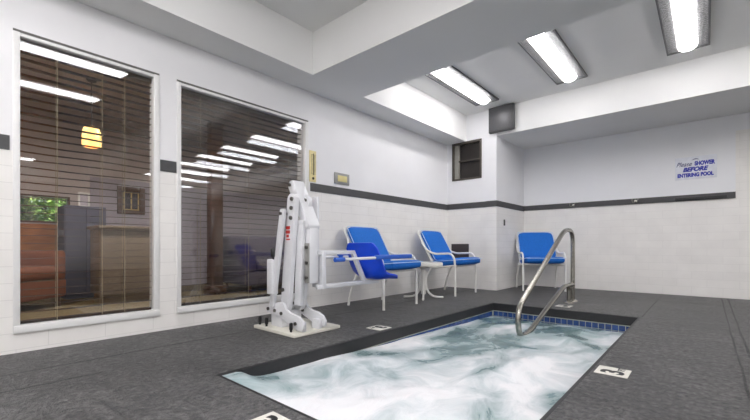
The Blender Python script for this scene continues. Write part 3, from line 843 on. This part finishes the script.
# garden
m = MB(); m.box(-11, LX0-.1, -3, 4, -.2, -.1); struct(m, 'ground', M['soil'])
def shrub(x, y, h, rad, lab, n):
    r = thing('garden_shrub', lab, 'shrub', (x, y, -.1), group='sunlit shrubs outside')
    m = MB(); m.tube([(0, 0, 0), (.03, .02, h*.5), (0, -.03, h*.8)], [.04, .03, .012], None, 8); build(m, 'stem', M['bark'], r)
    b = bmesh.new(); rn = random.Random(int(x*10+y*100))
    for i in range(n):
        while True:
            q = Vector((rn.uniform(-1, 1), rn.uniform(-1, 1), rn.uniform(-1, 1)))
            if q.length < 1: break
        p_ = Vector((q.x*rad, q.y*rad, h*.62+q.z*h*.40)); s_ = rn.uniform(.035, .07)
        u = Vector((rn.uniform(-1, 1), rn.uniform(-1, 1), rn.uniform(-.6, .6))).normalized(); v = u.orthogonal().normalized(); nn = u.cross(v)*s_*.12
        b.faces.new([b.verts.new(p_-u*s_), b.verts.new(p_+v*s_*.45+nn), b.verts.new(p_+u*s_), b.verts.new(p_-v*s_*.45+nn)])
    m = MB(); m.merge(b, None); build(m, 'foliage', M['leaf'], r, smooth=False)
shrub(-7.35, .42, 1.75, .50, 'sunlit green shrub outside the lobby window, left one', 3000)
shrub(-7.45, 1.56, 1.75, .50, 'sunlit green shrub outside the lobby window, right one', 3000)
shrub(-8.6, -.35, 2.3, .75, 'taller green hedge shrub further out in the garden, left', 3500)
shrub(-8.7, 1.2, 2.3, .75, 'taller green hedge shrub further out in the garden, middle', 3500)
shrub(-8.6, 2.75, 2.3, .75, 'taller green hedge shrub further out in the garden, right', 3500)
# pendant lamp
r = thing('pendant_lamp', 'glowing amber pendant lamp hanging behind the narrower blind', 'lamp', (-4.6, .99, 2.3)); L = r.location
m = MB(); m.cyl((-4.6, .99, 1.83), (-4.6, .99, 2.29), .005); m.lathe([(0, -.02), (.04, -.02), (.045, 0), (0, 0)], (-4.6, .99, 2.3)); build(m, 'cord', M['black'], r, L)
m = MB(); m.lathe([(.03, .20), (.058, .195), (.074, .15), (.080, .08), (.078, 0), (.07, 0), (.072, .08), (.066, .145), (.05, .185), (.03, .19)], (-4.6, .99, 1.63), None, 24); build(m, 'shade', M['pendant'], r, L)
# unseen downlights added in the lobby ceiling to brighten the room behind the blinds
d0 = thing('added_lobby_downlight', 'added round warm downlight, unseen in the lobby ceiling above the counter', 'ceiling light', (-4.3, 1.6, 2.3), group='added lobby downlights')
m = MB(); m.lathe([(.075, 0), (.10, 0), (.10, -.012), (.075, -.012)], (0, 0, 0)); build(m, 'ring', M['bronze'], d0)
m = MB(); m.lathe([(0, -.004), (.075, -.004), (.075, 0), (0, 0)], (0, 0, 0)); build(m, 'lens', M['added_warm_lens'], d0)
dup(d0, (-4.3, .2, 2.3), None, 'added round warm downlight, unseen in the lobby ceiling near the garden window')
dup(d0, (-4.4, 3.6, 2.3), None, 'added round warm downlight, unseen in the lobby ceiling behind the wider window')
# reception counter
r = thing('reception_counter', 'tan counter standing in the lobby behind the narrower window', 'counter', (-5.2, 1.45, 0)); L = r.location
m = MB(); m.box(-5.45, -5.0, 1.16, 1.70, .10, .84, None, .006); m.box(-5.42, -5.04, 1.19, 1.67, 0, .10); build(m, 'body', M['tan'], r, L)
m = MB(); m.box(-5.48, -4.96, 1.13, 1.73, .84, .875, None, .006); build(m, 'worktop', M['tan'], r, L)
# interior framed opening
r = thing('interior_window', 'dark wood framed small window with gold bars on the lobby wall', 'window', (LX0+.012, 1.88, 1.12)); L = r.location
m = MB(); x_ = LX0+.012
m.box(x_, x_+.03, 1.70, 1.775, 1.12, 1.525, None, .004); m.box(x_, x_+.03, 1.985, 2.06, 1.12, 1.525, None, .004); m.box(x_, x_+.03, 1.775, 1.985, 1.12, 1.18, None, .004); m.box(x_, x_+.03, 1.775, 1.985, 1.455, 1.525, None, .004); build(m, 'frame', M['dark_wood'], r, L)
m = MB(); m.box(x_, x_+.008, 1.775, 1.985, 1.18, 1.455); build(m, 'pane', M['dark_panel'], r, L)
m = MB()
for y in (1.787, 1.88, 1.973): m.box(x_+.008, x_+.018, y-.008, y+.008, 1.18, 1.455)
for z in (1.19, 1.445): m.box(x_+.008, x_+.018, 1.775, 1.985, z-.008, z+.008)
build(m, 'gold_bar', M['gold_bar'], r, L)
# cabinet with a small frame on it
r = thing('storage_cabinet', 'slate blue cabinet against the lobby wall behind the blind', 'cabinet', (-5.95, 1.19, 0)); L = r.location
m = MB(); m.box(-6.2, -5.8, .98, 1.40, .06, 1.14, None, .006); m.box(-6.17, -5.83, 1.0, 1.38, 0, .06); build(m, 'body', M['slate_cloth'], r, L)
m = MB(); m.box(-5.8, -5.785, .99, 1.185, .08, 1.12, None, .003); build(m, 'door', M['slate_cloth'], r, L)
m = MB(); m.box(-5.8, -5.785, 1.195, 1.39, .08, 1.12, None, .003); build(m, 'door', M['slate_cloth'], r, L)
r = thing('photo_frame', 'small white picture frame standing on the slate blue cabinet', 'picture frame', (-5.9, 1.19, 1.14)); L = r.location
m = MB(); m.box(-5.91, -5.89, 1.13, 1.15, 1.14, 1.32); m.box(-5.91, -5.89, 1.23, 1.25, 1.14, 1.32); m.box(-5.91, -5.89, 1.15, 1.23, 1.30, 1.32); m.box(-5.91, -5.89, 1.15, 1.23, 1.14, 1.155); build(m, 'rim', M['white_frame'], r, L)
m = MB(); m.box(-5.905, -5.90, 1.15, 1.23, 1.155, 1.30); build(m, 'picture', M['lob_lav'], r, L)
# sofas
def sofa(x, y, rz, mat, lab, w_=1.0):
    r = thing('lobby_sofa', lab, 'sofa', (x, y, 0), rz, group='lobby sofas'); h = w_/2
    m = MB(); m.box(-.38, .38, -h, h, .10, .30, None, .03); build(m, 'base', mat, r)
    m = MB(); m.box(-.20, .40, -h+.13, h-.13, .30, .44, None, .045, 3); build(m, 'seat_cushion', mat, r)
    m = MB(); m.box(-.40, -.20, -h, h, .28, .80, None, .05, 3); build(m, 'backrest', mat, r)
    for s_ in (-1, 1):
        m = MB(); m.box(-.38, .38, s_*(h-.065)-.065, s_*(h-.065)+.065, .28, .60, None, .04, 3); build(m, 'armrest', mat, r)
        for x_ in (-.33, .33):
            m = MB(); m.cyl((x_, s_*(h-.06), 0), (x_, s_*(h-.06), .11), .02); build(m, 'leg', M['dark_wood'], r)
    return r
sofa(-5.2, .25, math.radians(40), M['rust'], 'rust coloured sofa in the lobby behind the left end of the blind', 1.1)
sofa(-5.1, 3.35, math.radians(0), M['purple'], 'purple sofa in the lobby seen dimly behind the wider window', 1.15)
r = thing('wooden_post', 'dark timber post in the lobby behind the wider blind', 'post', (-5.0, 2.45, 0)); L = r.location
m = MB(); m.box(-5.07, -4.93, 2.36, 2.52, .12, 2.3, None, .006); build(m, 'shaft', M['dark_wood'], r, L)
m = MB(); m.box(-5.10, -4.90, 2.33, 2.55, 0, .12, None, .008); build(m, 'plinth', M['dark_wood'], r, L)

# ------------------------------------------------------------------ daylight outside, camera, view
wd = bpy.data.worlds.new('sky'); SC.world = wd; wd.use_nodes = True
bg = wd.node_tree.nodes['Background']
st = wd.node_tree.nodes.new('ShaderNodeTexSky'); st.sky_type = 'NISHITA'; st.sun_disc = False; st.sun_elevation = math.radians(45); st.sun_rotation = math.radians(-90)
wd.node_tree.links.new(st.outputs['Color'], bg.inputs['Color']); bg.inputs['Strength'].default_value = .07
sun = bpy.data.lights.new('sun', 'SUN'); sun.energy = 3.0; sun.angle = .01; so = bpy.data.objects.new('sun', sun); COL.objects.link(so); so.rotation_euler = (math.radians(35), math.radians(25), 0)

cam = bpy.data.cameras.new('camera'); co = bpy.data.objects.new('camera', cam); COL.objects.link(co)
cam.sensor_fit = 'HORIZONTAL'; cam.sensor_width = 36; cam.lens = 36*380/750
cam.shift_y = (246.5-210)/750; cam.clip_start = .02; cam.clip_end = 200
co.location = (0, 0, .64); co.rotation_euler = (PI/2, 0, math.atan2(332, 380))
SC.camera = co
SC.view_settings.view_transform = 'Standard'; SC.view_settings.look = 'None'; SC.view_settings.gamma = 1; SC.view_settings.use_curve_mapping = False
SC.view_settings.exposure = 1.65
SC.cycles.max_bounces = 14; SC.cycles.diffuse_bounces = 8; SC.cycles.glossy_bounces = 6; SC.cycles.transparent_max_bounces = 24
SC.cycles.use_denoising = True
